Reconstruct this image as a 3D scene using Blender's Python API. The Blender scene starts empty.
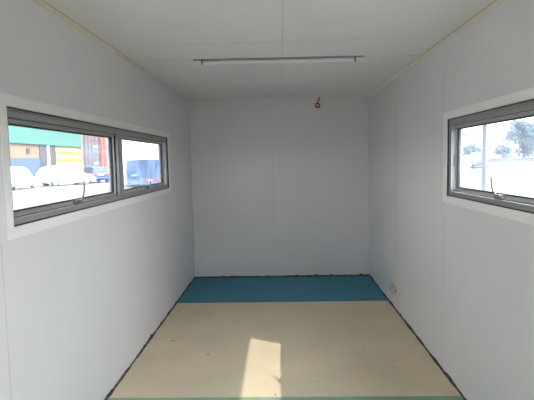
import bpy, bmesh, math, random
from mathutils import Vector, Matrix
random.seed(7)
C = bpy.context.scene.collection
S = bpy.context.scene

# ---------------------------------------------------------------- camera, sky, sun, exposure
cd = bpy.data.cameras.new('camera'); cam = bpy.data.objects.new('camera', cd); C.objects.link(cam)
cd.sensor_fit = 'HORIZONTAL'; cd.sensor_width = 36.0; cd.lens = 32.37; cd.clip_end = 600
r_, u_, f_ = Vector((0.99942, 0.02752, -0.02007)), Vector((0.01773, 0.08296, 0.9964)), Vector((-0.02909, 0.99617, -0.08242))
m = Matrix((r_, u_, -f_)).transposed().to_4x4(); m.translation = Vector((0, 0, 1.5747)); cam.matrix_world = m
S.camera = cam

w = bpy.data.worlds.new('sky'); S.world = w; w.use_nodes = True
nt = w.node_tree; nt.nodes.clear()
wo = nt.nodes.new('ShaderNodeOutputWorld'); bg = nt.nodes.new('ShaderNodeBackground')
tc = nt.nodes.new('ShaderNodeTexCoord'); sx = nt.nodes.new('ShaderNodeSeparateXYZ'); cr = nt.nodes.new('ShaderNodeValToRGB')
cr.color_ramp.elements[0].position = 0.0; cr.color_ramp.elements[0].color = (0.93, 0.97, 1.0, 1)
cr.color_ramp.elements[1].position = 0.8; cr.color_ramp.elements[1].color = (0.77, 0.88, 1.0, 1)
nt.links.new(tc.outputs['Generated'], sx.inputs[0]); nt.links.new(sx.outputs['Z'], cr.inputs[0])
dt = nt.nodes.new('ShaderNodeVectorMath'); dt.operation = 'DOT_PRODUCT'; dt.inputs[1].default_value = Vector((1.0, -0.51, 1.095)).normalized()
cl = nt.nodes.new('ShaderNodeMath'); cl.operation = 'MAXIMUM'; cl.inputs[1].default_value = 0.0
pw = nt.nodes.new('ShaderNodeMath'); pw.operation = 'POWER'; pw.inputs[1].default_value = 3.0     # hazy brightening of the sky round the sun
st = nt.nodes.new('ShaderNodeMath'); st.operation = 'MULTIPLY_ADD'; st.inputs[1].default_value = 10.5; st.inputs[2].default_value = 2.7
nt.links.new(tc.outputs['Generated'], dt.inputs[0]); nt.links.new(dt.outputs['Value'], cl.inputs[0]); nt.links.new(cl.outputs[0], pw.inputs[0])
nt.links.new(pw.outputs[0], st.inputs[0]); nt.links.new(st.outputs[0], bg.inputs['Strength'])
nt.links.new(cr.outputs[0], bg.inputs['Color']); nt.links.new(bg.outputs[0], wo.inputs[0])

sd = bpy.data.lights.new('sun', 'SUN'); sun = bpy.data.objects.new('sun', sd); C.objects.link(sun)
sd.energy = 2.4; sd.angle = math.radians(0.55); sd.color = (1.0, 0.93, 0.82)
sun.rotation_euler = Vector((-1.0, 0.51, -1.095)).to_track_quat('-Z', 'Y').to_euler()
sun.location = (6, -3, 8)

vs = S.view_settings
vs.view_transform = 'Standard'; vs.look = 'None'; vs.gamma = 1.0; vs.use_curve_mapping = False
vs.exposure = 1.2
S.cycles.max_bounces = 16; S.cycles.diffuse_bounces = 10; S.cycles.glossy_bounces = 4
S.cycles.transparent_max_bounces = 16; S.cycles.transmission_bounces = 8
S.cycles.caustics_reflective = False; S.cycles.caustics_refractive = False

# ---------------------------------------------------------------- helpers
def mat(name, col, rough=0.6, metal=0.0, bump=0.0, bscale=60.0, var=0.0, vscale=3.0, spec=0.4, stretch=None):
    M = bpy.data.materials.new(name); M.use_nodes = True; t = M.node_tree; b = t.nodes['Principled BSDF']
    b.inputs['Base Color'].default_value = (*col, 1); b.inputs['Roughness'].default_value = rough
    b.inputs['Metallic'].default_value = metal; b.inputs['Specular IOR Level'].default_value = spec
    tcn = t.nodes.new('ShaderNodeTexCoord'); mp = t.nodes.new('ShaderNodeMapping')
    t.links.new(tcn.outputs['Object'], mp.inputs[0])
    if stretch: mp.inputs['Scale'].default_value = stretch
    if var > 0:
        n = t.nodes.new('ShaderNodeTexNoise'); n.inputs['Scale'].default_value = vscale; n.inputs['Detail'].default_value = 5
        t.links.new(mp.outputs[0], n.inputs['Vector'])
        rp = t.nodes.new('ShaderNodeValToRGB')
        rp.color_ramp.elements[0].position = 0.3; rp.color_ramp.elements[1].position = 0.7
        rp.color_ramp.elements[0].color = (*[max(0, c * (1 - var)) for c in col], 1)
        rp.color_ramp.elements[1].color = (*[min(1, c * (1 + var)) for c in col], 1)
        t.links.new(n.outputs['Fac'], rp.inputs[0]); t.links.new(rp.outputs[0], b.inputs['Base Color'])
    if bump > 0:
        n2 = t.nodes.new('ShaderNodeTexNoise'); n2.inputs['Scale'].default_value = bscale; n2.inputs['Detail'].default_value = 3
        bp = t.nodes.new('ShaderNodeBump'); bp.inputs['Strength'].default_value = bump; bp.inputs['Distance'].default_value = 0.01
        t.links.new(mp.outputs[0], n2.inputs['Vector']); t.links.new(n2.outputs['Fac'], bp.inputs['Height']); t.links.new(bp.outputs[0], b.inputs['Normal'])
    return M

class MB:
    """collects shapes and links them as one mesh object"""
    def __init__(s): s.v = []; s.f = []
    def add(s, vs_, fs): o = len(s.v); s.v += [tuple(v) for v in vs_]; s.f += [tuple(i + o for i in f) for f in fs]; return s
    def box(s, x0, x1, y0, y1, z0, z1):
        return s.add([(x0,y0,z0),(x1,y0,z0),(x1,y1,z0),(x0,y1,z0),(x0,y0,z1),(x1,y0,z1),(x1,y1,z1),(x0,y1,z1)],
                     [(0,3,2,1),(4,5,6,7),(0,1,5,4),(1,2,6,5),(2,3,7,6),(3,0,4,7)])
    def loft(s, rings, cap=True):
        n = len(rings[0]); vs_ = [p for r in rings for p in r]; fs = []
        for i in range(len(rings) - 1):
            for j in range(n):
                fs.append((i*n+j, i*n+(j+1) % n, (i+1)*n+(j+1) % n, (i+1)*n+j))
        if cap: fs.append(tuple(range(n))[::-1]); fs.append(tuple((len(rings)-1)*n + j for j in range(n)))
        return s.add(vs_, fs)
    def tube(s, pts, r, n=10, flat=1.0, up=(1, 0, 0)):
        pts = [Vector(p) for p in pts]; rings = []
        for i, p in enumerate(pts):
            t = (pts[min(i+1, len(pts)-1)] - pts[max(i-1, 0)]).normalized()
            a = Vector(up); a = (a - t * a.dot(t))
            if a.length < 1e-4: a = Vector((0.3, 0.8, 0.5)); a = a - t * a.dot(t)
            a.normalize(); b = t.cross(a)
            rr = r[i] if isinstance(r, (list, tuple)) else r
            rings.append([p + a*rr*flat*math.cos(k*2*math.pi/n) + b*rr*math.sin(k*2*math.pi/n) for k in range(n)])
        return s.loft(rings)
    def cyl(s, a, b, r, n=20): return s.tube([a, b], r, n, up=(0.31, 0.2, 0.93))
    def torus(s, c, ax_u, ax_v, R, r, n=28, k=8):
        ax_u, ax_v, c = Vector(ax_u), Vector(ax_v), Vector(c); w_ = ax_u.cross(ax_v); rings = []
        for i in range(n):
            a = i * 2 * math.pi / n; d = ax_u * math.cos(a) + ax_v * math.sin(a)
            rings.append([c + d*(R + r*math.cos(j*2*math.pi/k)) + w_*r*math.sin(j*2*math.pi/k) for j in range(k)])
        rings.append(rings[0]); return s.loft(rings, cap=False)
    def build(s, name, material, parent=None, bevel=0.0, smooth=False, seg=2):
        me = bpy.data.meshes.new(name); me.from_pydata(s.v, [], s.f)
        bm = bmesh.new(); bm.from_mesh(me)
        bmesh.ops.recalc_face_normals(bm, faces=bm.faces); bm.to_mesh(me); bm.free()
        me.materials.append(material)
        if smooth:
            for p in me.polygons: p.use_smooth = True
        o = bpy.data.objects.new(name, me); C.objects.link(o)
        if parent: o.parent = parent
        if bevel > 0:
            mod = o.modifiers.new('bevel', 'BEVEL'); mod.width = bevel; mod.segments = seg; mod.limit_method = 'ANGLE'
        return o

def struct(o, label=None):
    o['kind'] = 'structure'
    if label: o['label'] = label
    return o
def tag(o, label, cat, group=None):
    o['label'] = label; o['category'] = cat
    if group: o['group'] = group
    return o
def thing(name, label, cat, loc=(0, 0, 0), rz=0.0, group=None):
    o = bpy.data.objects.new(name, None); C.objects.link(o); o.location = loc; o.rotation_euler = (0, 0, rz)
    o.empty_display_size = 0.2
    return tag(o, label, cat, group)

# ---------------------------------------------------------------- room dimensions
XL, XR, YB, YN, H, T = -1.1973, 1.1786, 6.442, -0.75, 2.4, 0.075
G = -0.15                                   # the yard outside

white = mat('white_panel', (0.74, 0.727, 0.735), rough=0.42, bump=0.06, bscale=90, var=0.015, vscale=2.0, spec=0.35)
ceil_white = mat('ceiling_panel', (0.80, 0.785, 0.785), rough=0.5, bump=0.06, bscale=90, var=0.015, vscale=2.0, spec=0.3)
surround_white = mat('white_trim', (0.86, 0.86, 0.845), rough=0.45, var=0.02, vscale=12)
joint_mat = mat('panel_joint', (0.60, 0.60, 0.57), rough=0.7)
foam = mat('yellow_foam', (0.74, 0.70, 0.56), rough=0.8, bump=0.15, bscale=40, var=0.06, vscale=20)
gap_dark = mat('dark_sealant', (0.095, 0.083, 0.07), rough=0.85, bump=0.8, bscale=70, var=0.5, vscale=18)
alu = mat('grey_aluminium', (0.31, 0.305, 0.30), rough=0.45, spec=0.5)
sash_alu = mat('sash_aluminium', (0.38, 0.375, 0.37), rough=0.35, metal=0.2, spec=0.5)
seal = mat('black_gasket', (0.015, 0.015, 0.015), rough=0.7)
handle_mat = mat('handle_bronze', (0.36, 0.32, 0.31), rough=0.45, var=0.1, vscale=60)
handle_dark = mat('handle_dark', (0.12, 0.115, 0.11), rough=0.5)

def glass_mat():
    M = bpy.data.materials.new('dusty_glass'); M.use_nodes = True; t = M.node_tree; t.nodes.clear()
    out = t.nodes.new('ShaderNodeOutputMaterial'); tr = t.nodes.new('ShaderNodeBsdfTransparent'); tr.inputs[0].default_value = (0.88, 0.88, 0.885, 1)
    tl = t.nodes.new('ShaderNodeBsdfTranslucent'); tl.inputs[0].default_value = (0.78, 0.88, 1.0, 1)
    gl = t.nodes.new('ShaderNodeBsdfGlossy'); gl.inputs['Roughness'].default_value = 0.02
    fr = t.nodes.new('ShaderNodeFresnel'); ge = t.nodes.new('ShaderNodeNewGeometry'); io = t.nodes.new('ShaderNodeMapRange')
    io.inputs['To Min'].default_value = 1.45; io.inputs['To Max'].default_value = 1/1.45          # the same pane seen from either face
    t.links.new(ge.outputs['Backfacing'], io.inputs['Value']); t.links.new(io.outputs[0], fr.inputs[0])
    m1 = t.nodes.new('ShaderNodeMixShader'); m2 = t.nodes.new('ShaderNodeMixShader')
    tcn = t.nodes.new('ShaderNodeTexCoord'); n = t.nodes.new('ShaderNodeTexNoise'); n.inputs['Scale'].default_value = 9; n.inputs['Detail'].default_value = 6
    rg = t.nodes.new('ShaderNodeMapRange'); rg.inputs['From Min'].default_value = 0.3; rg.inputs['From Max'].default_value = 0.75
    rg.inputs['To Min'].default_value = 0.02; rg.inputs['To Max'].default_value = 0.045
    L = t.links.new
    L(tcn.outputs['Object'], n.inputs['Vector']); L(n.outputs['Fac'], rg.inputs['Value']); L(rg.outputs[0], m1.inputs[0])
    L(tr.outputs[0], m1.inputs[1]); L(tl.outputs[0], m1.inputs[2])
    L(fr.outputs[0], m2.inputs[0]); L(m1.outputs[0], m2.inputs[1]); L(gl.outputs[0], m2.inputs[2]); L(m2.outputs[0], out.inputs[0])
    return M
glass = glass_mat()

# ---------------------------------------------------------------- room shell
WZ0, WZ1 = 1.3000, 1.8350                   # window opening heights
LW = (2.095, 5.116)                         # left window along the room
RW = (0.425, 3.436)                         # right window along the room
def wall_with_window(name, xi, xo, wy):
    x0, x1 = min(xi, xo), max(xi, xo); b = MB()
    b.box(x0, x1, YN - T, wy[0], -0.05, H + 0.05); b.box(x0, x1, wy[1], YB + T, -0.05, H + 0.05)
    b.box(x0, x1, wy[0], wy[1], -0.05, WZ0); b.box(x0, x1, wy[0], wy[1], WZ1, H + 0.05)
    return struct(b.build(name, white), 'white insulated panel wall with a horizontal window')
wall_with_window('wall_left', XL, XL - T, LW)
wall_with_window('wall_right', XR, XR + T, RW)
struct(MB().box(XL, XR, YB, YB + T, -0.05, H + 0.05).build('wall_back', white), 'plain white panel wall at the far end')
DX0, DX1, DZ = -0.55, -0.05, 2.0            # open doorway behind the camera
b = MB(); b.box(XL, DX0, YN - T, YN, -0.05, H + 0.05).box(DX1, XR, YN - T, YN, -0.05, H + 0.05).box(DX0, DX1, YN - T, YN, DZ, H + 0.05)
struct(b.build('wall_front', white), 'white panel wall with the open doorway')
struct(MB().box(XL - T, XR + T, YN - T, YB + T, H, H + T).build('ceiling', ceil_white), 'white panel ceiling')

def floor_mat(name, col, var, speck):
    M = mat(name, col, rough=0.55, bump=0.12, bscale=35, var=var, vscale=2.2, spec=0.3)
    t = M.node_tree; b_ = t.nodes['Principled BSDF']; src = b_.inputs['Base Color'].links[0].from_socket
    v = t.nodes.new('ShaderNodeTexNoise'); v.inputs['Scale'].default_value = 55; v.inputs['Detail'].default_value = 2
    tcn = t.nodes.new('ShaderNodeTexCoord'); rp = t.nodes.new('ShaderNodeValToRGB')
    rp.color_ramp.elements[0].position = 0.70; rp.color_ramp.elements[0].color = (0, 0, 0, 1)
    rp.color_ramp.elements[1].position = 0.82; rp.color_ramp.elements[1].color = (speck, speck, speck, 1)
    mx = t.nodes.new('ShaderNodeMixRGB'); mx.inputs[2].default_value = (col[0]*.45, col[1]*.42, col[2]*.4, 1)
    L = t.links.new
    L(tcn.outputs['Object'], v.inputs['Vector']); L(v.outputs['Fac'], rp.inputs[0]); L(rp.outputs[0], mx.inputs[0]); L(src, mx.inputs[1]); L(mx.outputs[0], b_.inputs['Base Color'])
    return M
beige = floor_mat('beige_board', (0.68, 0.575, 0.405), 0.06, 0.35)
blue_f = floor_mat('blue_board', (0.045, 0.235, 0.335), 0.08, 0.2)
green_f = floor_mat('green_board', (0.27, 0.38, 0.27), 0.07, 0.3)
fl = struct(MB().box(XL - T, XR + T, YN - T, YB + T, -0.09, -0.012).build('floor', gap_dark), 'cabin floor of three coloured sheets')
for nm_y0, nm_y1, mm, lab in ((5.238, YB - 0.02, blue_f, 'blue floor sheet'), (3.085, 5.236, beige, 'beige floor sheet'), (1.87, 3.083, green_f, 'pale green floor sheet'), (YN, 1.868, beige, 'beige floor sheet by the doorway')):
    o = MB().box(XL + 0.004, XR - 0.004, nm_y0, nm_y1, -0.012, 0.0).build('floor_sheet', mm, fl); o['label'] = lab
# specks and scuffs of dirt on the beige sheet
mk = MB()
for x, y, a, bb in ((0.36, 4.62, 0.010, 0.008), (0.42, 4.72, 0.008, 0.007), (0.66, 3.86, 0.007, 0.006), (0.235, 3.30, 0.006, 0.006), (-0.50, 5.62, 0.008, 0.006), (-0.98, 4.11, 0.03, 0.007), (-0.62, 3.80, 0.012, 0.009), (-0.06, 3.11, 0.004, 0.02), (0.05, 5.55, 0.007, 0.006), (0.83, 3.52, 0.006, 0.01)):
    mk.add([(x + a*math.cos(k*math.pi/4)*random.uniform(.7, 1.2), y + bb*math.sin(k*math.pi/4)*random.uniform(.7, 1.2), 0.0006) for k in range(8)], [tuple(range(8))])
o = mk.build('dirt_specks', gap_dark, fl); o['kind'] = 'stuff'

# ragged dark gap along the foot of the walls
def ragged(name, p0, p1, nrm, lab, wmean=0.026, zmean=0.010):
    p0, p1, nrm = Vector(p0), Vector(p1), Vector(nrm); L = (p1 - p0).length; n = int(L / 0.03); rings = []
    a1, a2 = random.random()*6, random.random()*6
    for i in range(n + 1):
        s = i / n; q = p0.lerp(p1, s); x = s * L
        k = 0.5 + 0.25*math.sin(x*7 + a1) + 0.25*math.sin(x*17.3 + a2)
        wd = wmean*(0.75 + 0.45*k) + random.uniform(-0.003, 0.003)
        zz = zmean*(0.3 + 1.3*k*k) + random.uniform(0, 0.006) + (random.uniform(0.008, 0.02) if random.random() < 0.06 else 0)
        rings.append([q - nrm*0.004 + Vector((0, 0, -0.01)), q - nrm*0.004 + Vector((0, 0, zz)), q + nrm*0.003 + Vector((0, 0, zz*0.9)),
                      q + nrm*wd*0.5 + Vector((0, 0, 0.003)), q + nrm*wd + Vector((0, 0, 0.0012)), q + nrm*wd + Vector((0, 0, -0.01))])
    return struct(MB().loft(rings).build(name, gap_dark), lab)
ragged('baseboard_left', (XL, YN, 0), (XL, YB, 0), (1, 0, 0), 'ragged dark sealant gap at the foot of the left wall', 0.015)
ragged('baseboard_right', (XR, YN, 0), (XR, YB, 0), (-1, 0, 0), 'ragged dark sealant gap at the foot of the right wall', 0.015, 0.011)
ragged('baseboard_back', (XL, YB, 0), (XR, YB, 0), (0, -1, 0), 'ragged dark sealant gap at the foot of the far wall', 0.075, 0.004)

# panel joints: thin lines on walls and ceiling
tn = [0]
def trim(o, lab):
    tn[0] += 1; o.name = 'trim_%d' % tn[0]; return struct(o, lab)
e = 0.0008
def joint_x(x, sgn, y, z0, z1, wdt=0.004, mm=joint_mat):   # vertical joint on a side wall
    return trim(MB().box(min(x, x + sgn*e), max(x, x + sgn*e), y - wdt/2, y + wdt/2, z0, z1).build('trim', mm), 'vertical panel joint line')
joint_x(XL, 1, 1.995, 0.02, 1.245); joint_x(XL, 1, 5.02, 1.886, H, 0.003); joint_x(XL, 1, 5.02, 0.02, 1.245, 0.003); joint_x(XL, 1, 1.995, 1.886, H)
joint_x(XR, -1, 3.495, 0.02, 1.245, 0.003); joint_x(XR, -1, 3.495, 1.886, H, 0.003)
trim(MB().box(-0.106, -0.102, YB - e, YB, 0.02, H).build('trim', joint_mat), 'vertical panel joint on the far wall')
trim(MB().box(0.0275, 0.0315, YN, YB, H - e, H).build('trim', joint_mat), 'lengthwise ceiling joint line')
trim(MB().box(XL, XR, 3.438, 3.442, H - e, H).build('trim', joint_mat), 'crosswise ceiling joint line')

# lumpy yellow foam beads
def bead(p0, p1, a, bv, s0, s1, lab, step=0.04, jit=0.12):
    p0, p1, a, bv = Vector(p0), Vector(p1), Vector(a), Vector(bv); L = (p1 - p0).length; n = max(4, int(L / step)); rings = []
    for i in range(n + 1):
        q = p0.lerp(p1, i / n); k = (s0 + (s1 - s0)*i/n) * (1 + random.uniform(-jit, jit))
        if i == 0 or i == n: k *= 0.45
        rings.append([q - a*0.003 - bv*0.003, q + a*k*.55 - bv*0.003, q + a*k*0.53 + bv*k*0.25, q + a*k*0.36 + bv*k*0.6, q + a*k*0.16 + bv*k*0.93, q + bv*k - a*0.003])
    return trim(MB().loft(rings).build('trim', foam, smooth=False), lab)
bead((XL, YN, H), (XL, 4.26, H), (1, 0, 0), (0, 0, -1), 0.025, 0.026, 'cream foam strip along the left ceiling edge', 0.12, 0.05)
bead((XR, YN, H), (XR, 4.42, H), (-1, 0, 0), (0, 0, -1), 0.025, 0.025, 'cream foam strip along the right ceiling edge', 0.12, 0.05)
bead((XR, 4.42, H), (XR, YB, H), (-1, 0, 0), (0, 0, -1), 0.018, 0.016, 'thin yellow foam bead in the right ceiling corner')
shadow_line = mat('shadow_line', (0.22, 0.20, 0.15), rough=0.8)  # thin dark strips paint the shadow between foam and ceiling
trim(MB().box(XL + 0.012, XL + 0.016, YN, 4.3, H - 0.0012, H).build('trim', shadow_line), 'painted shadow line above the left foam strip')
trim(MB().box(XR - 0.016, XR - 0.012, YN, 4.42, H - 0.0012, H).build('trim', shadow_line), 'painted shadow line above the right foam strip')
bead((0.56, YB, H), (XR, YB, H), (0, -1, 0), (0, 0, -1), 0.014, 0.018, 'thin yellow foam bead over the far wall')
trim(MB().box(-1.17, -0.68, 3.935, 3.955, H - 0.002, H).build('trim', foam), 'yellow foam line in the ceiling joint left of the lamp')
trim(MB().box(0.68, 1.15, 4.018, 4.022, H - 0.001, H).build('trim', joint_mat), 'faint ceiling joint right of the lamp')
lineb = MB()
for i in range(22):
    z1 = H - 0.03 - i*0.098; wd = 0.042 - 0.020*i/21 + random.uniform(-.005, .005)
    lineb.box(XR - 0.0016, XR, 4.95 - wd/2, 4.95 + wd/2, z1 - 0.098, z1)
trim(lineb.build('trim', foam), 'yellow foamed joint running down to the socket')

# ---------------------------------------------------------------- windows
def window(n, xi, sgn, wy, lab):
    """sgn: +1 outwards is +x (right wall), -1 outwards is -x (left wall)"""
    def X(d): return xi + sgn*d                      # d = depth outwards from the wall face
    def bx(mb, d0, d1, y0, y1, z0, z1): return mb.box(min(X(d0), X(d1)), max(X(d0), X(d1)), y0, y1, z0, z1)
    root = bpy.data.objects.new('window_%d' % n, None); C.objects.link(root); struct(root, lab)
    y0, y1 = wy
    def ring(mb, d0, d1, a0, a1, c0, c1, tk):        # four bars
        bx(mb, d0, d1, a0, a1, c1 - tk, c1); bx(mb, d0, d1, a0, a1, c0, c0 + tk)
        bx(mb, d0, d1, a0, a0 + tk, c0 + tk, c1 - tk); bx(mb, d0, d1, a1 - tk, a1, c0 + tk, c1 - tk)
    def bars(mb, d0, d1, a0, a1, c0, c1, tj, tr, tb=None):        # jambs of width tj, rails of height tr (bottom rail tb)
        tb = tr if tb is None else tb
        bx(mb, d0, d1, a0, a1, c1 - tr, c1); bx(mb, d0, d1, a0, a1, c0, c0 + tb)
        bx(mb, d0, d1, a0, a0 + tj, c0 + tb, c1 - tr); bx(mb, d0, d1, a1 - tj, a1, c0 + tb, c1 - tr)
    s = MB(); ring(s, -0.005, 0.0005, y0 - 0.051, y1 + 0.078, WZ0 - 0.052, WZ1 + 0.052, 0.050)
    bx(s, -0.005, 0.0005, y1 + 0.003, y1 + 0.03, WZ0 - 0.004, WZ1 + 0.004)
    s.build('surround', surround_white, root, bevel=0.001)
    k = MB(); ring(k, 0.001, 0.020, y0, y1, WZ0, WZ1, 0.005); bx(k, 0.002, 0.03, y1 - 0.012, y1, WZ0, WZ1); k.build('sealant_bead', seal, root)
    fr = MB(); bars(fr, 0.012, 0.092, y0 + 0.004, y1 - 0.010, WZ0 + 0.005, WZ1 - 0.005, 0.030, 0.038, 0.029)
    bars(fr, 0.007, 0.030, y0 + 0.004, y1 - 0.010, WZ0 + 0.005, WZ1 - 0.005, 0.010, 0.010)
    ym = (y0 + y1)/2 + 0.018
    fr.build('window_frame', alu, root, bevel=0.0015)
    mu = MB(); bx(mu, 0.012, 0.092, ym - 0.050, ym - 0.002, WZ0 + 0.034, WZ1 - 0.043); bx(mu, 0.012, 0.092, ym + 0.002, ym + 0.050, WZ0 + 0.034, WZ1 - 0.043); bx(mu, 0.016, 0.09, ym - 0.003, ym + 0.003, WZ0 + 0.034, WZ1 - 0.043)
    mu.build('mullion', alu, root, bevel=0.0015)
    for a0, a1 in ((y0 + 0.036, ym - 0.052), (ym + 0.052, y1 - 0.036)):
        sm = MB(); c0, c1 = WZ0 + 0.036, WZ1 - 0.045
        def rail(zz, up):                                 # rail with a sloping inner face
            pr = [(0.034, 0), (0.034, 0.005), (0.054, 0.024), (0.084, 0.024), (0.084, 0)]
            sm.loft([[(X(d), yy, zz + up*h_) for d, h_ in pr] for yy in (a0, a1)])
        rail(c0, 1); rail(c1, -1)
        for yy, dn in ((a0, 1), (a1, -1)):
            pr = [(0.040, 0), (0.040, 0.006), (0.054, 0.016), (0.084, 0.016), (0.084, 0)]
            sm.loft([[(X(d), yy + dn*h_, zz) for d, h_ in pr] for zz in (c0 + .003, c1 - .003)])
        sash = sm.build('sash', sash_alu, root, bevel=0.0008)
        gs = MB(); bars(gs, 0.030, 0.075, a0 - 0.004, a1 + 0.004, c0 - 0.004, c1 + 0.004, 0.0045, 0.0045); gs.build('gasket', seal, sash)
        gk = MB(); bars(gk, 0.050, 0.072, a0 + 0.014, a1 - 0.014, c0 + 0.022, c1 - 0.022, 0.006, 0.006); gk.build('gasket', seal, sash)
        g = MB(); bx(g, 0.060, 0.061, a0 + 0.018, a1 - 0.018, c0 + 0.025, c1 - 0.025); g.build('glass_pane', glass, sash)
        # lever handle on the bottom rail of the sash
        yh = (a0 + a1)/2 - (0.012 if sgn > 0 else -0.012); zb = WZ0 + 0.037
        hb = MB(); bx(hb, 0.018, 0.050, yh - 0.055, yh + 0.03, zb - 0.004, zb + 0.012); bx(hb, 0.012, 0.046, yh - 0.030, yh + 0.026, zb, zb + 0.024)
        bx(hb, 0.016, 0.026, yh - 0.012, yh + 0.012, zb - 0.028, zb - 0.006)
        hd = hb.build('handle', handle_dark, root, bevel=0.004)
        prof = [(-0.020, 0.008), (0.015, 0.017), (0.042, 0.034), (0.060, 0.058), (0.070, 0.078), (0.076, 0.098), (0.078, 0.120)]
        lv = MB().tube([(X(0.016 + 0.004*i/6), yh + a, zb + z) for i, (a, z) in enumerate(prof)], [0.010, 0.010, 0.010, 0.0095, 0.009, 0.0088, 0.0082], 10, flat=0.55)
        lv.build('lever', handle_mat, hd, smooth=True)
        ct = MB(); bx(ct, 0.030, 0.037, a0 - 0.002, a0 + 0.006, c0 + 0.17, c0 + 0.25); bx(ct, 0.030, 0.037, a1 - 0.006, a1 + 0.002, c0 + 0.17, c0 + 0.25)
        ct.build('latch_strip', handle_dark, sash, bevel=0.001)
    # unseen outside hood added over each opening; the right one trims the sun patch
    hd = MB(); x0, x1 = X(T), X(0.235)
    zt = WZ1 + 0.05; hx = 0.20
    v = [(X(T), y0 - .08, zt), (X(T), y1 + .08, zt), (X(hx), y1 + .08, 1.828), (X(hx), y0 - .08, 1.828),
         (X(T), y0 - .08, zt + .012), (X(T), y1 + .08, zt + .012), (X(hx), y1 + .08, 1.840), (X(hx), y0 - .08, 1.840)]
    hd.add(v, [(0, 1, 2, 3), (4, 5, 6, 7), (0, 1, 5, 4), (1, 2, 6, 5), (2, 3, 7, 6), (3, 0, 4, 7)])
    hd.build('added_hood', alu, root)
window(1, XL, -1, LW, 'two-pane grey aluminium window in the left wall')
window(2, XR, 1, RW, 'two-pane grey aluminium window in the right wall')

# ---------------------------------------------------------------- ceiling lamp
lamp_base = mat('lamp_grey', (0.33, 0.33, 0.33), rough=0.4, metal=0.3)
lamp_white = mat('lamp_tube', (0.78, 0.77, 0.81), rough=0.35, spec=0.5)
cap_white = mat('lamp_cap', (0.74, 0.77, 0.82), rough=0.4)
clip_green = mat('green_clip', (0.06, 0.17, 0.09), rough=0.5)
lt = thing('ceiling_light', 'slim white tube light fixed across the ceiling, switched off', 'lamp', (0, 3.97, H), math.radians(1.2))
MB().box(-0.690, 0.690, -0.016, 0.012, -0.010, 0.0).build('base_channel', lamp_base, lt, bevel=0.002)
MB().cyl((-0.632, 0.004, -0.028), (0.632, 0.004, -0.028), 0.0160, 24).build('tube', lamp_white, lt, smooth=False)
for sg in (-1, 1):
    MB().box(min(sg*.626, sg*.690), max(sg*.626, sg*.690), -0.014, 0.020, -0.046, -0.012).build('end_cap', cap_white, lt, bevel=0.004)
    MB().tube([(sg*.622, -0.022, -0.006), (sg*.616, -0.022, -0.022), (sg*.618, -0.017, -0.046)], 0.006, 8).build('clip', clip_green, lt)

# ---------------------------------------------------------------- red cable coil and socket
red_cable = mat('red_cable', (0.27, 0.028, 0.028), rough=0.45)
dark_cable = mat('dark_cable', (0.05, 0.025, 0.022), rough=0.5)
cb = thing('cable_coil', 'small coil of red cable hanging from the top of the far wall', 'cable', (0.516, YB, 2.40))
cm = MB()
for k, (dr, dy, tz) in enumerate(((0, -0.013, 0.1), (0.004, -0.02, -0.12), (-0.004, -0.026, 0.05))):
    cm.torus((-0.013, dy, -0.122 + 0.002*k), (math.cos(0.5 + tz), 0, math.sin(0.5 + tz)), (-math.sin(0.5 + tz), 0.12, math.cos(0.5 + tz)), 0.027 + dr, 0.0055)
cm.build('coil', red_cable, cb, smooth=True)
MB().tube([(0.012, 0.01, -0.008), (0.012, -0.014, -0.022), (0.004, -0.02, -0.045), (-0.008, -0.018, -0.068), (-0.014, -0.016, -0.096)], 0.0065, 8).build('lead', dark_cable, cb, smooth=True)
MB().tube([(-0.004, -0.024, -0.03), (0.008, -0.026, -0.05), (-0.004, -0.026, -0.072)], 0.0045, 8).build('cable_tail', red_cable, cb, smooth=True)

cream = mat('cream_plastic', (0.56, 0.51, 0.38), rough=0.45)
cream2 = mat('cream_face', (0.60, 0.57, 0.47), rough=0.4)
sk = thing('wall_socket', 'cream double socket box low on the right wall', 'socket', (XR, 5.0, 0.20))
MB().box(-0.034, 0.0, -0.085, 0.072, -0.043, 0.040).build('back_box', cream, sk, bevel=0.006)
fp = MB().box(-0.040, -0.033, -0.081, 0.068, -0.039, 0.036).build('face_plate', cream2, sk, bevel=0.003)
for yy in (-0.044, 0.031):
    MB().box(-0.0418, -0.0395, yy - 0.026, yy + 0.026, -0.026, 0.026).build('socket_insert', cream2, fp, bevel=0.002)
    hb = MB(); hb.cyl((-0.0422, yy - 0.009, 0), (-0.0416, yy - 0.009, 0), 0.0035, 10).cyl((-0.0422, yy + 0.009, 0), (-0.0416, yy + 0.009, 0), 0.0035, 10); hb.build('socket_hole', seal, fp)
MB().cyl((-0.010, -0.0862, -0.004), (-0.010, -0.084, -0.004), 0.008, 12).build('knockout_hole', seal, sk)

# ---------------------------------------------------------------- the yard outside
concrete = mat('pale_concrete', (0.15, 0.15, 0.148), rough=0.9, var=0.05, vscale=0.15)
struct(MB().box(-140, 160, -60, 240, G - 0.3, G).build('ground', concrete), 'pale concrete yard')
grey_conc = mat('grey_concrete', (0.13, 0.135, 0.15), rough=0.9, var=0.08, vscale=0.4)
rub = mat('tyre_rubber', (0.06, 0.06, 0.065), rough=0.8); hubm = mat('wheel_hub', (0.42, 0.43, 0.45), rough=0.4, metal=0.4)
carglass = mat('car_glass', (0.06, 0.075, 0.10), rough=0.35, spec=0.25)
tail_red = mat('tail_light_red', (0.45, 0.04, 0.05), rough=0.3); plate_w = mat('plate_white', (0.8, 0.8, 0.8), rough=0.4)
car_white = mat('car_paint_white', (0.80, 0.80, 0.80), rough=0.3); cover_white = mat('white_cover_cloth', (0.82, 0.82, 0.82), rough=0.85, bump=0.3, bscale=3)
car_blue = mat('car_paint_blue', (0.02, 0.035, 0.11), rough=0.3)
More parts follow.
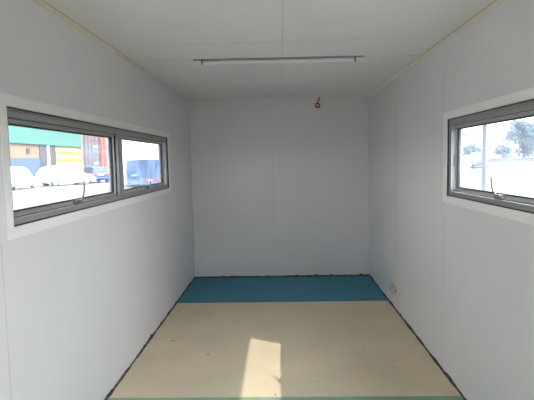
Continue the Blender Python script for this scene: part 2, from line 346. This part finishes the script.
silver = mat('silver_paint', (0.09, 0.095, 0.11), rough=0.35, metal=0.3)

# car local frame: +x forward, origin on the ground at the centre
def section(x, zb, zt, hw, top, n=4):
    r = min(0.12, (zt - zb)*0.3)
    return [(x, -hw*0.96, zb), (x, -hw, zb + r), (x, -hw, zt - r*1.3), (x, -top, zt), (x, top, zt), (x, hw, zt - r*1.3), (x, hw, zb + r), (x, hw*0.96, zb)]
def car(name, label, loc, rz, paint, L=4.3, W=1.74, Ht=1.46, hatch=True, group=None):
    r = thing(name, label, 'car', loc, rz, group); h = L/2; w2 = W/2
    prof = [(-h, .42, .80, .80), (-h + .06, .30, .98, .88), (-h + .35, .24, 1.0, .97), (-.6, .22, .98, 1), (.5, .22, .96, 1), (h - 1.0, .22, .90, 1), (h - .35, .24, .78, .95), (h - .05, .30, .66, .86), (h, .40, .56, .78)]
    body = MB().loft([section(x, zb, zt, w2*k, w2*k*.86) for x, zb, zt, k in prof]).build('body', paint, r, bevel=0.03)
    rb = -h + .12 if hatch else -h + .75
    cabp = [(rb, .94, 1.0, .80, .78), (rb + .35, .94, Ht - .1, .84, .66), (rb + .75, .94, Ht, .86, .66), (.2, .94, Ht, .86, .66), (.45, .94, Ht - .06, .86, .66), (h - 1.0, .86, .93, .80, .74)]
    cabin = MB().loft([[(x, -w2*k, zb), (x, -w2*(k + tp)/2 * 1.03, (zb + zt)/2), (x, -w2*tp, zt), (x, w2*tp, zt), (x, w2*(k + tp)/2 * 1.03, (zb + zt)/2), (x, w2*k, zb)] for x, zb, zt, k, tp in cabp]).build('cabin', paint, r, bevel=0.03)
    for sg in (-1, 1):
        for a, c in ((rb + .62, -.25), (-.15, .55)):
            g = MB(); g.add([(a, sg*w2*.872, .99), (c + .12, sg*w2*.872, .99), (c, sg*w2*.745, Ht - .12), (a + .05, sg*w2*.745, Ht - .12), (a, sg*w2*.80, .99), (c + .12, sg*w2*.80, .99), (c, sg*w2*.66, Ht - .12), (a + .05, sg*w2*.66, Ht - .12)], [(0, 1, 2, 3), (4, 5, 6, 7), (0, 1, 5, 4), (1, 2, 6, 5), (2, 3, 7, 6), (3, 0, 4, 7)])
            g.build('side_window', carglass, r)
    g2 = MB(); g2.add([(rb - .015, -w2*.66, 1.02), (rb - .015, w2*.66, 1.02), (rb + .30, w2*.56, Ht - .13), (rb + .30, -w2*.56, Ht - .13), (rb + .1, -w2*.66, 1.0), (rb + .1, w2*.66, 1.0), (rb + .4, w2*.56, Ht - .15), (rb + .4, -w2*.56, Ht - .15)], [(0, 1, 2, 3), (4, 5, 6, 7), (0, 1, 5, 4), (1, 2, 6, 5), (2, 3, 7, 6), (3, 0, 4, 7)])
    g2.build('rear_window', carglass, r)
    g3 = MB(); g3.add([(h - .98, -w2*.70, .95), (h - .98, w2*.70, .95), (.52, w2*.58, Ht - .07), (.52, -w2*.58, Ht - .07), (h - 1.1, -w2*.70, .9), (h - 1.1, w2*.70, .9), (.4, w2*.58, Ht - .12), (.4, -w2*.58, Ht - .12)], [(0, 1, 2, 3), (4, 5, 6, 7), (0, 1, 5, 4), (1, 2, 6, 5), (2, 3, 7, 6), (3, 0, 4, 7)])
    g3.build('windscreen', carglass, r)
    for sg in (-1, 1):
        MB().box(-h - .01, -h + .14, min(sg*.40, sg*.80)*w2/.87, max(sg*.40, sg*.80)*w2/.87, .70, .88).build('tail_light', tail_red, r, bevel=0.02)
        MB().box(h - .16, h - .03, min(sg*.42, sg*.74), max(sg*.42, sg*.74), .52, .64).build('headlight', plate_w, r, bevel=0.02)
    MB().box(-h - .015, -h + .05, -.24, .24, .70, .84).build('number_plate', plate_w, r)
    MB().box(-h - .06, -h + .12, -w2*.9, w2*.9, .32, .52).build('bumper', paint, r, bevel=0.03)
    for x in (-h + .85, h - .85):
        for sg in (-1, 1):
            wh = MB().cyl((x, sg*(w2 - .19), .31), (x, sg*(w2 + .01), .31), .31, 24).build('wheel', rub, r, bevel=0.02)
            MB().cyl((x, sg*(w2 - .02), .31), (x, sg*(w2 + .02), .31), .19, 18).build('hub', hubm, wh)
    return r
def cover(label, loc, rz, L, W, Ht, ph):
    """cloth car cover: a draped shell over the car's own outline"""
    h = L/2; rings = []; n = 40; m_ = 22
    def top(x):
        k = [(-h - .03, .86), (-h + .10, 1.10), (-h + .45, Ht*.93), (-h + .95, Ht + .03), (.25, Ht + .03), (.8, Ht - .14), (h - .95, .99), (h - .3, .84), (h + .03, .62)]
        for (a, za), (c, zc) in zip(k, k[1:]):
            if x <= c: t_ = (x - a)/(c - a); t_ = t_*t_*(3 - 2*t_); return za + (zc - za)*t_
        return k[-1][1]
    for i in range(n + 1):
        x = -h - .03 + (L + .06)*i/n; tp = top(x); e_ = min(1, (1 - abs(x/(h + .05))**6)*1.2 + .72)
        hem = .36 + .05*math.sin(i*1.3 + ph); rg = []
        for j in range(m_ + 1):
            t_ = -1 + 2*j/m_; a = abs(t_)
            if a > .5:
                q = (a - .5)/.5; y = (W/2*(.80 + .23*min(1, q*1.6)))*e_; z = (tp - .05)*(1 - q) + hem*q
                y += .025*math.sin(i*.9 + j*.5 + ph)*q
            else: y = W/2*.80*(a/.5)*e_; z = tp - .05*(a/.5)**3
            rg.append((x, math.copysign(y, t_) if a > 1e-6 else 0, z))
        rings.append(rg)
    vs_ = [p for r in rings for p in r]; k = m_ + 1; fs = [(i*k + j, i*k + j + 1, (i + 1)*k + j + 1, (i + 1)*k + j) for i in range(n) for j in range(m_)]
    for base, rg in ((0, rings[0]), (n*k, rings[-1])): fs.append(tuple(base + j for j in range(k)))
    o = MB().add(vs_, fs).build('car_cover', cover_white, None, smooth=True); o.location = loc; o.rotation_euler = (0, 0, rz)
    md = o.modifiers.new('cloth_thickness', 'SOLIDIFY'); md.thickness = 0.015; md.offset = 1
    return tag(o, label, 'car cover')
a1 = math.radians(92)
car('parked_car', 'car under a white cover nearest the orange wall', (-19.2, 34.0, G), a1, car_white, 4.3, 1.74, 1.56)
cover('white cloth cover over the car before the orange wall', (-19.2, 34.0, G), a1, 4.3, 1.80, 1.58, 0.3)
a2 = math.radians(50)
car('parked_car', 'car under a white cover in front of the yellow shutter', (-17.75, 39.3, G), a2, car_white, 4.35, 1.78, 1.58)
cover('white cloth cover over the car before the yellow shutter', (-17.75, 39.3, G), a2, 4.35, 1.84, 1.60, 2.1)
car('parked_car', 'blue hatchback showing its red tail lights, beside the covered cars', (-17.2, 43.9, G), math.radians(128), car_blue, 4.1, 1.72, 1.44)

# painted warehouse on the left
teal = mat('teal_paint', (0.034, 0.115, 0.088), rough=0.6, var=0.12, vscale=0.6); orange = mat('orange_paint', (0.15, 0.104, 0.060), rough=0.8, var=0.1, vscale=0.8)
bl_wall = mat('blue_paint', (0.045, 0.068, 0.105), rough=0.7, var=0.12, vscale=0.7); yel = mat('yellow_shutter', (0.21, 0.17, 0.052), rough=0.6)
yel2 = mat('pale_yellow', (0.26, 0.235, 0.12), rough=0.6); door_d = mat('dark_door', (0.042, 0.036, 0.042), rough=0.7, var=0.2, vscale=1.0)
wpaint = mat('white_paint', (0.78, 0.78, 0.77), rough=0.7, var=0.03, vscale=0.5)
wb = thing('warehouse', 'warehouse with a teal fascia above orange, blue and yellow panels', 'building', (-27, 40, G))
MB().box(-9, -0.05, 0, 24.7, 0, 6.4).build('wall', orange, wb)
MB().box(-9.1, 0.25, -0.2, 24.75, 3.98, 6.6).build('fascia', teal, wb)
MB().box(-0.04, 0.05, 0, 13.4, 0, 2.46).build('dado', bl_wall, wb)
MB().box(-0.04, 0.04, 13.45, 15.1, 0, 3.95).build('door', door_d, wb); MB().box(-0.04, 0.04, 15.55, 16.95, 0, 3.95).build('door', door_d, wb)
MB().box(-0.04, 0.16, 15.1, 15.5, 0, 3.95).build('post', wpaint, wb)
sh = MB()
for i in range(20):
    sh.add([(0.0, 17.2, .2*i), (0.0, 24.65, .2*i), (0.07, 24.65, .2*i + .05), (0.07, 17.2, .2*i + .05), (0.07, 24.65, .2*i + .15), (0.07, 17.2, .2*i + .15), (0.0, 24.65, .2*i + .2), (0.0, 17.2, .2*i + .2)], [(0, 1, 2, 3), (3, 2, 4, 5), (5, 4, 6, 7)])
sh.box(-.04, 0.0, 17.2, 24.65, 0, 3.98)
sh.build('roller_shutter', yel, wb)
for z in (.55, 1.55, 2.5, 3.3): MB().box(0.03, 0.085, 17.2, 24.65, z, z + .42).build('shutter_band', yel2, wb)
MB().box(-0.04, 0.06, 10.75, 11.3, 2.95, 3.55).build('small_window', door_d, wb)

ww = thing('white_warehouse', 'tall plain white warehouse behind the blue lorry', 'building', (-22, 100, G))
wm = MB().box(-13, 14, 0, 14, 0, 11.0).build('wall', wpaint, ww)
seam = mat('seam_grey', (0.5, 0.5, 0.5), rough=0.8); sm_ = MB()
for x in (-9, -5.2, -4.0, -0.6, 4.0): sm_.box(x, x + .10, -.03, 0.0, 0, 11.0)
sm_.build('wall_seams', seam, ww)

# shipping containers stacked beyond the cars; door ends face the yard (+x)
cgrey = mat('container_grey', (0.10, 0.10, 0.11), rough=0.7, var=0.12, vscale=0.7); cred = mat('container_red', (0.27, 0.06, 0.05), rough=0.7, var=0.15, vscale=0.8)
cpale = mat('container_pale', (0.34, 0.17, 0.14), rough=0.7, var=0.15, vscale=0.8); cbrown = mat('container_brown', (0.10, 0.055, 0.05), rough=0.7, var=0.15, vscale=0.8)
rodm = mat('lock_rod', (0.42, 0.43, 0.44), rough=0.5, metal=0.3)
def container(label, x, y0, z0, mm, Wd=2.36, Hh=2.59, L=6.06):
    r = thing('shipping_container', label, 'container', (x, y0, z0), 0, 'shipping containers stacked behind the yard')
    bd = MB(); bd.box(-L, -.12, .05, Wd - .05, .06, Hh - .06)
    for y in (0, Wd - .13):
        for xx in (-L, -.13): bd.box(xx, xx + .13, y, y + .13, 0, Hh)
        for zz in (0, Hh - .12): bd.box(-L, 0, y, y + .1, zz, zz + .12)
    for zz in (0, Hh - .13): bd.box(-.13, 0, 0, Wd, zz, zz + .13)
    for k in range(24): bd.box(-L + .2 + k*.24, -L + .32 + k*.24, .02, Wd - .02, .12, Hh - .12)
    bd.build('body', mm, r)
    for k in range(2):
        ya = .13 + k*(Wd - .26)/2; yb = ya + (Wd - .26)/2 - .015
        d = MB(); d.box(-.12, -.06, ya, yb, .13, Hh - .13)
        for q in range(5): d.box(-.06, -.035, ya + .04, yb - .04, .25 + q*.45, .25 + q*.45 + .22)
        dr = d.build('door', mm, r)
        rd = MB()
        for yy in (ya + .25, yb - .25): rd.cyl((-.02, yy, .12), (-.02, yy, Hh - .12), .022, 8)
        rd.box(-.03, .0, ya + .2, yb - .2, 1.0, 1.06); rd.build('lock_rods', rodm, dr)
    MB().box(-.034, -.028, Wd*.62, Wd*.86, Hh*.66, Hh*.75).build('placard', plate_w, r)
    return r
rzc = math.radians(-68.6); cv = Vector((math.cos(rzc + math.pi/2), math.sin(rzc + math.pi/2), 0))
for col, mm, nm, where in ((-1, cpale, 'faded red', 'the stack half hidden by the warehouse corner'), (0, cgrey, 'dark grey', 'the middle stack'), (1, cred, 'red', 'the stack farthest from the warehouse')):
    for lv in range(3):
        q = Vector((-30.9, 75.2, G + lv*2.6)) + cv*(col*2.42)
        m2 = cbrown if (lv == 2 and col == 0) else mm
        container('%s shipping container, %s of %s' % ('brown' if m2 is cbrown else nm, ('bottom', 'middle', 'top')[lv], where), q.x, q.y, q.z, m2).rotation_euler = (0, 0, rzc)
pp = thing('white_pillar', 'slim white square pillar right of the red containers', 'pillar', (-21.35, 60, G))
MB().box(-.27, .27, -.2, .2, 0, 5.6).build('shaft', wpaint, pp, bevel=.01); MB().box(-.34, .34, -.27, .27, 0, .12).build('plinth', grey_conc, pp)
for k in range(4): MB().box(-.06, .10, -.206, -.2, 2.7 + k*.36, 2.86 + k*.36).build('mark', seam, pp)

# blue lorry behind the second left pane
tarp = mat('blue_tarpaulin', (0.04, 0.075, 0.15), rough=0.6, var=0.75, vscale=2.2, stretch=(1.6, 1.6, 0.35), bump=0.5, bscale=4); lblue = mat('lorry_blue', (0.06, 0.11, 0.21), rough=0.5, var=0.2, vscale=3)
cyanp = mat('cyan_plate', (0.13, 0.27, 0.32), rough=0.4)
lo = thing('lorry', 'small blue lorry with a tarpaulin body and red and white bumper strip', 'lorry', (-9.72, 34.0, G), math.radians(106))
n = 26; rg = []
for i in range(n + 1):
    x = 3.0*i/n; k = .02*math.sin(i*2.1)
    rg.append([(x, -1.18 + k, .55), (x, -1.2 - k, 1.2), (x, -1.19 + k, 1.86 + k), (x, -1.1, 1.92), (x, -.5, 1.94 - k), (x, 0, 1.95 + .5*k), (x, .5, 1.94 + k), (x, 1.1, 1.92), (x, 1.19 - k, 1.86), (x, 1.2 + k, 1.2), (x, 1.18 - k, .55)])
MB().loft(rg).build('tarpaulin_body', tarp, lo)
MB().box(-.03, 3.05, -1.18, 1.18, .42, .58).build('chassis', lblue, lo)
bp = MB().box(-.10, .0, -1.18, 1.18, .18, .56).build('rear_bumper', lblue, lo)
for y0, y1, mm in ((-1.05, -.55, tail_red), (-.55, -.25, plate_w), (-.25, .12, tail_red)): MB().box(-.112, -.10, y0, y1, .44, .55).build('bumper_strip', mm, bp)
fc = bpy.data.curves.new('lettering', 'FONT'); fc.body = 'DAO'; fc.size = .30; fc.extrude = .004
tmp = bpy.data.objects.new('lettering_curve', fc); C.objects.link(tmp); bpy.context.view_layer.update()
fm = bpy.data.meshes.new_from_object(tmp.evaluated_get(bpy.context.evaluated_depsgraph_get())); bpy.data.objects.remove(tmp)
ft = bpy.data.objects.new('lettering', fm); C.objects.link(ft); fm.materials.clear(); fm.materials.append(cyanp); ft.parent = bp
ft.matrix_local = Matrix(((0, 0, -1, -.106), (-1, 0, 0, .90), (0, 1, 0, .235), (0, 0, 0, 1)))
MB().box(-.04, -.0, .55, .86, .78, .92).build('plate', cyanp, lo)
cabm = MB().loft([section(3.15, .4, 2.0, 1.0, .92), section(4.2, .4, 2.05, 1.0, .92), section(4.75, .4, 1.45, 1.0, .92), section(4.95, .4, 1.05, .98, .92)]).build('driver_cab', car_white, lo)
MB().add([(4.24, -.8, 1.98), (4.24, .8, 1.98), (4.77, .85, 1.42), (4.77, -.85, 1.42)], [(0, 1, 2, 3)]).build('windscreen', carglass, lo)
for x in (.8, 4.2):
    for sg in (-1, 1):
        wh = MB().cyl((x, sg*.78, .38), (x, sg*1.0, .38), .38, 24).build('wheel', rub, lo); MB().cyl((x, sg*.99, .38), (x, sg*1.02, .38), .2, 16).build('hub', hubm, wh)

# right-hand side of the yard
galv = mat('galvanised_steel', (0.07, 0.08, 0.11), rough=0.6)
pl = thing('steel_pole', 'tall galvanised pole standing in the yard outside the right window', 'pole', (9.47, 22.63, G))
MB().cyl((0, 0, 0), (0, 0, 5.2), .095, 16).build('shaft', galv, pl); MB().box(-.16, .16, -.16, .16, 0, .02).build('base_plate', galv, pl)
MB().cyl((0, 0, 5.2), (0, 0, 5.23), .105, 16).build('cap', galv, pl)

sg_ = thing('round_sign', 'round cream sign on a thin post beyond the right window', 'sign', (22.35, 60, G))
creamp = mat('cream_sign', (0.20, 0.165, 0.12), rough=0.6)
MB().cyl((0, -.03, 3.36), (0, .0, 3.36), .58, 32).build('disc', creamp, sg_); MB().cyl((0, .03, 0), (0, .03, 3.8), .035, 10).build('post', galv, sg_)

struct(MB().box(10, 120, 70.9, 71.2, G, G + .22).build('trim_91', grey_conc), 'low kerb across the yard')
struct(MB().box(10, 120, 64.4, 70.9, G, G + .012).build('trim_92', grey_conc), 'grey strip of road along the kerb')
struct(MB().box(20, 140, 128, 128.3, G, G + 1.05).build('wall_yard', mat('yard_wall', (0.10, 0.10, 0.115), rough=0.9, var=0.06, vscale=0.4)), 'low grey boundary wall far across the yard')

vn = thing('delivery_van', 'grey van parked by the kerb with a small red front lamp', 'van', (27.9, 68.4, G), math.radians(70 + 180))
MB().loft([section(-2.4, .35, 2.3, .95, .86), section(.9, .35, 2.3, .95, .86), section(1.5, .35, 1.75, .95, .86), section(2.2, .4, 1.15, .93, .86), section(2.4, .45, .9, .88, .8)]).build('body', silver, vn, bevel=.04)
MB().add([(.98, -.72, 2.2), (.98, .72, 2.2), (1.54, .78, 1.72), (1.54, -.78, 1.72), (.90, -.72, 2.1), (.90, .72, 2.1), (1.46, .78, 1.6), (1.46, -.78, 1.6)], [(0, 1, 2, 3), (4, 5, 6, 7), (0, 1, 5, 4), (1, 2, 6, 5), (2, 3, 7, 6), (3, 0, 4, 7)]).build('windscreen', carglass, vn)
for sg in (-1, 1):
    MB().box(2.3, 2.42, min(sg*.5, sg*.8), max(sg*.5, sg*.8), .75, .95).build('headlight', plate_w, vn)
    for x in (-1.5, 1.6):
        wh = MB().cyl((x, sg*.72, .34), (x, sg*.96, .34), .34, 20).build('wheel', rub, vn); MB().cyl((x, sg*.95, .34), (x, sg*.98, .34), .2, 16).build('hub', hubm, wh)
MB().box(2.36, 2.43, -.15, .15, 1.0, 1.2).build('marker_lamp', tail_red, vn)

bx_ = thing('storage_box', 'low white storage box left of the grey van', 'storage box', (25.3, 67.6, G))
MB().box(-.75, .75, -.6, .6, .08, 1.55).build('body', wpaint, bx_, bevel=.02); MB().box(-.8, .8, -.65, .65, 1.55, 1.62).build('lid', wpaint, bx_, bevel=.02)
for x in (-.6, .6): MB().box(x - .1, x + .1, -.55, .55, 0, .08).build('skid', galv, bx_)

car('parked_car', 'blue car far off behind the grey boundary wall', (61.5, 132, G), math.radians(4), car_blue, 4.7, 1.8, 2.0, hatch=False)

bark = mat('tree_bark', (0.16, 0.12, 0.09), rough=0.9, var=0.2, vscale=4)
leafm = mat('leaf_haze_blue', (0.085, 0.125, 0.155), rough=0.7, var=0.35, vscale=0.4)  # blue of the distance haze is mixed into the leaf colour
def tree(label, loc, blobs, trunk_h, nleaf, ls):
    r = thing('tree', label, 'tree', loc, 0, 'trees beyond the yard')
    t_ = MB(); t_.tube([(0, 0, 0), (.15, 0, trunk_h*.5), (0, .1, trunk_h)], [.32, .24, .16], 10)
    for bx0, by0, bz0, rx, rz_ in blobs: t_.tube([(0, .05, trunk_h*.7), (bx0*.6, by0*.6, (trunk_h*.7 + bz0)/2), (bx0, by0, bz0)], [.15, .1, .05], 8)
    t_.build('trunk', bark, r, smooth=True)
    l = MB(); tot = sum(q[3]**2 for q in blobs)
    for bx0, by0, bz0, rx, rz_ in blobs:
        for _ in range(int(nleaf*rx*rx/tot)):
            d = Vector((random.gauss(0, 1), random.gauss(0, 1), random.gauss(0, 1))).normalized()*(random.random()**.5)
            c = Vector((bx0 + d.x*rx, by0 + d.y*rx, bz0 + d.z*rz_)); u1 = Vector((random.gauss(0, 1), random.gauss(0, 1), random.gauss(0, 1))).normalized(); u2 = u1.orthogonal().normalized(); s_ = ls*random.uniform(.6, 1.3)
            l.add([c - u1*s_, c + u2*s_*.5, c + u1*s_, c - u2*s_*.5], [(0, 1, 2, 3)])
    l.build('foliage', leafm, r)
tree('large spreading tree beyond the boundary wall, right of the pole', (74.5, 150, G), ((0, 0, 8.6, 5.0, 3.6), (-3.6, 0, 7.0, 3.2, 2.4), (3.5, 1, 9.2, 4.0, 3.4), (-1.5, 0, 11.0, 3.0, 2.0), (1.0, -1, 5.2, 3.2, 2.0), (5.5, 0, 5.6, 3.0, 2.6), (1.5, 0, 3.0, 4.4, 2.4), (2.0, 0, 8.0, 4.0, 3.4)), 5.0, 8000, .36)
tree('low bushy tree beyond the boundary wall, behind the blue car', (62.5, 137, G), ((0, 0, 4.0, 2.6, 2.0), (1.5, 0, 2.6, 2.2, 1.8), (-1.6, 0, 2.6, 1.8, 1.6)), 2.4, 1700, .28)
tree('small tree left of the pole, beyond the boundary wall', (54.5, 138, G), ((0, 0, 4.4, 2.4, 2.2), (-1.6, 0, 3.0, 2.0, 1.8), (1.7, 0, 3.0, 1.8, 1.7)), 3.0, 1700, .28)
tree('tree half hidden by the window jamb, above the white box', (52.8, 144, G), ((0, 0, 8.2, 2.2, 1.4), (-1.2, 0, 6.8, 1.8, 1.4), (.6, 0, 4.0, 1.8, 1.5)), 6.0, 1500, .28)
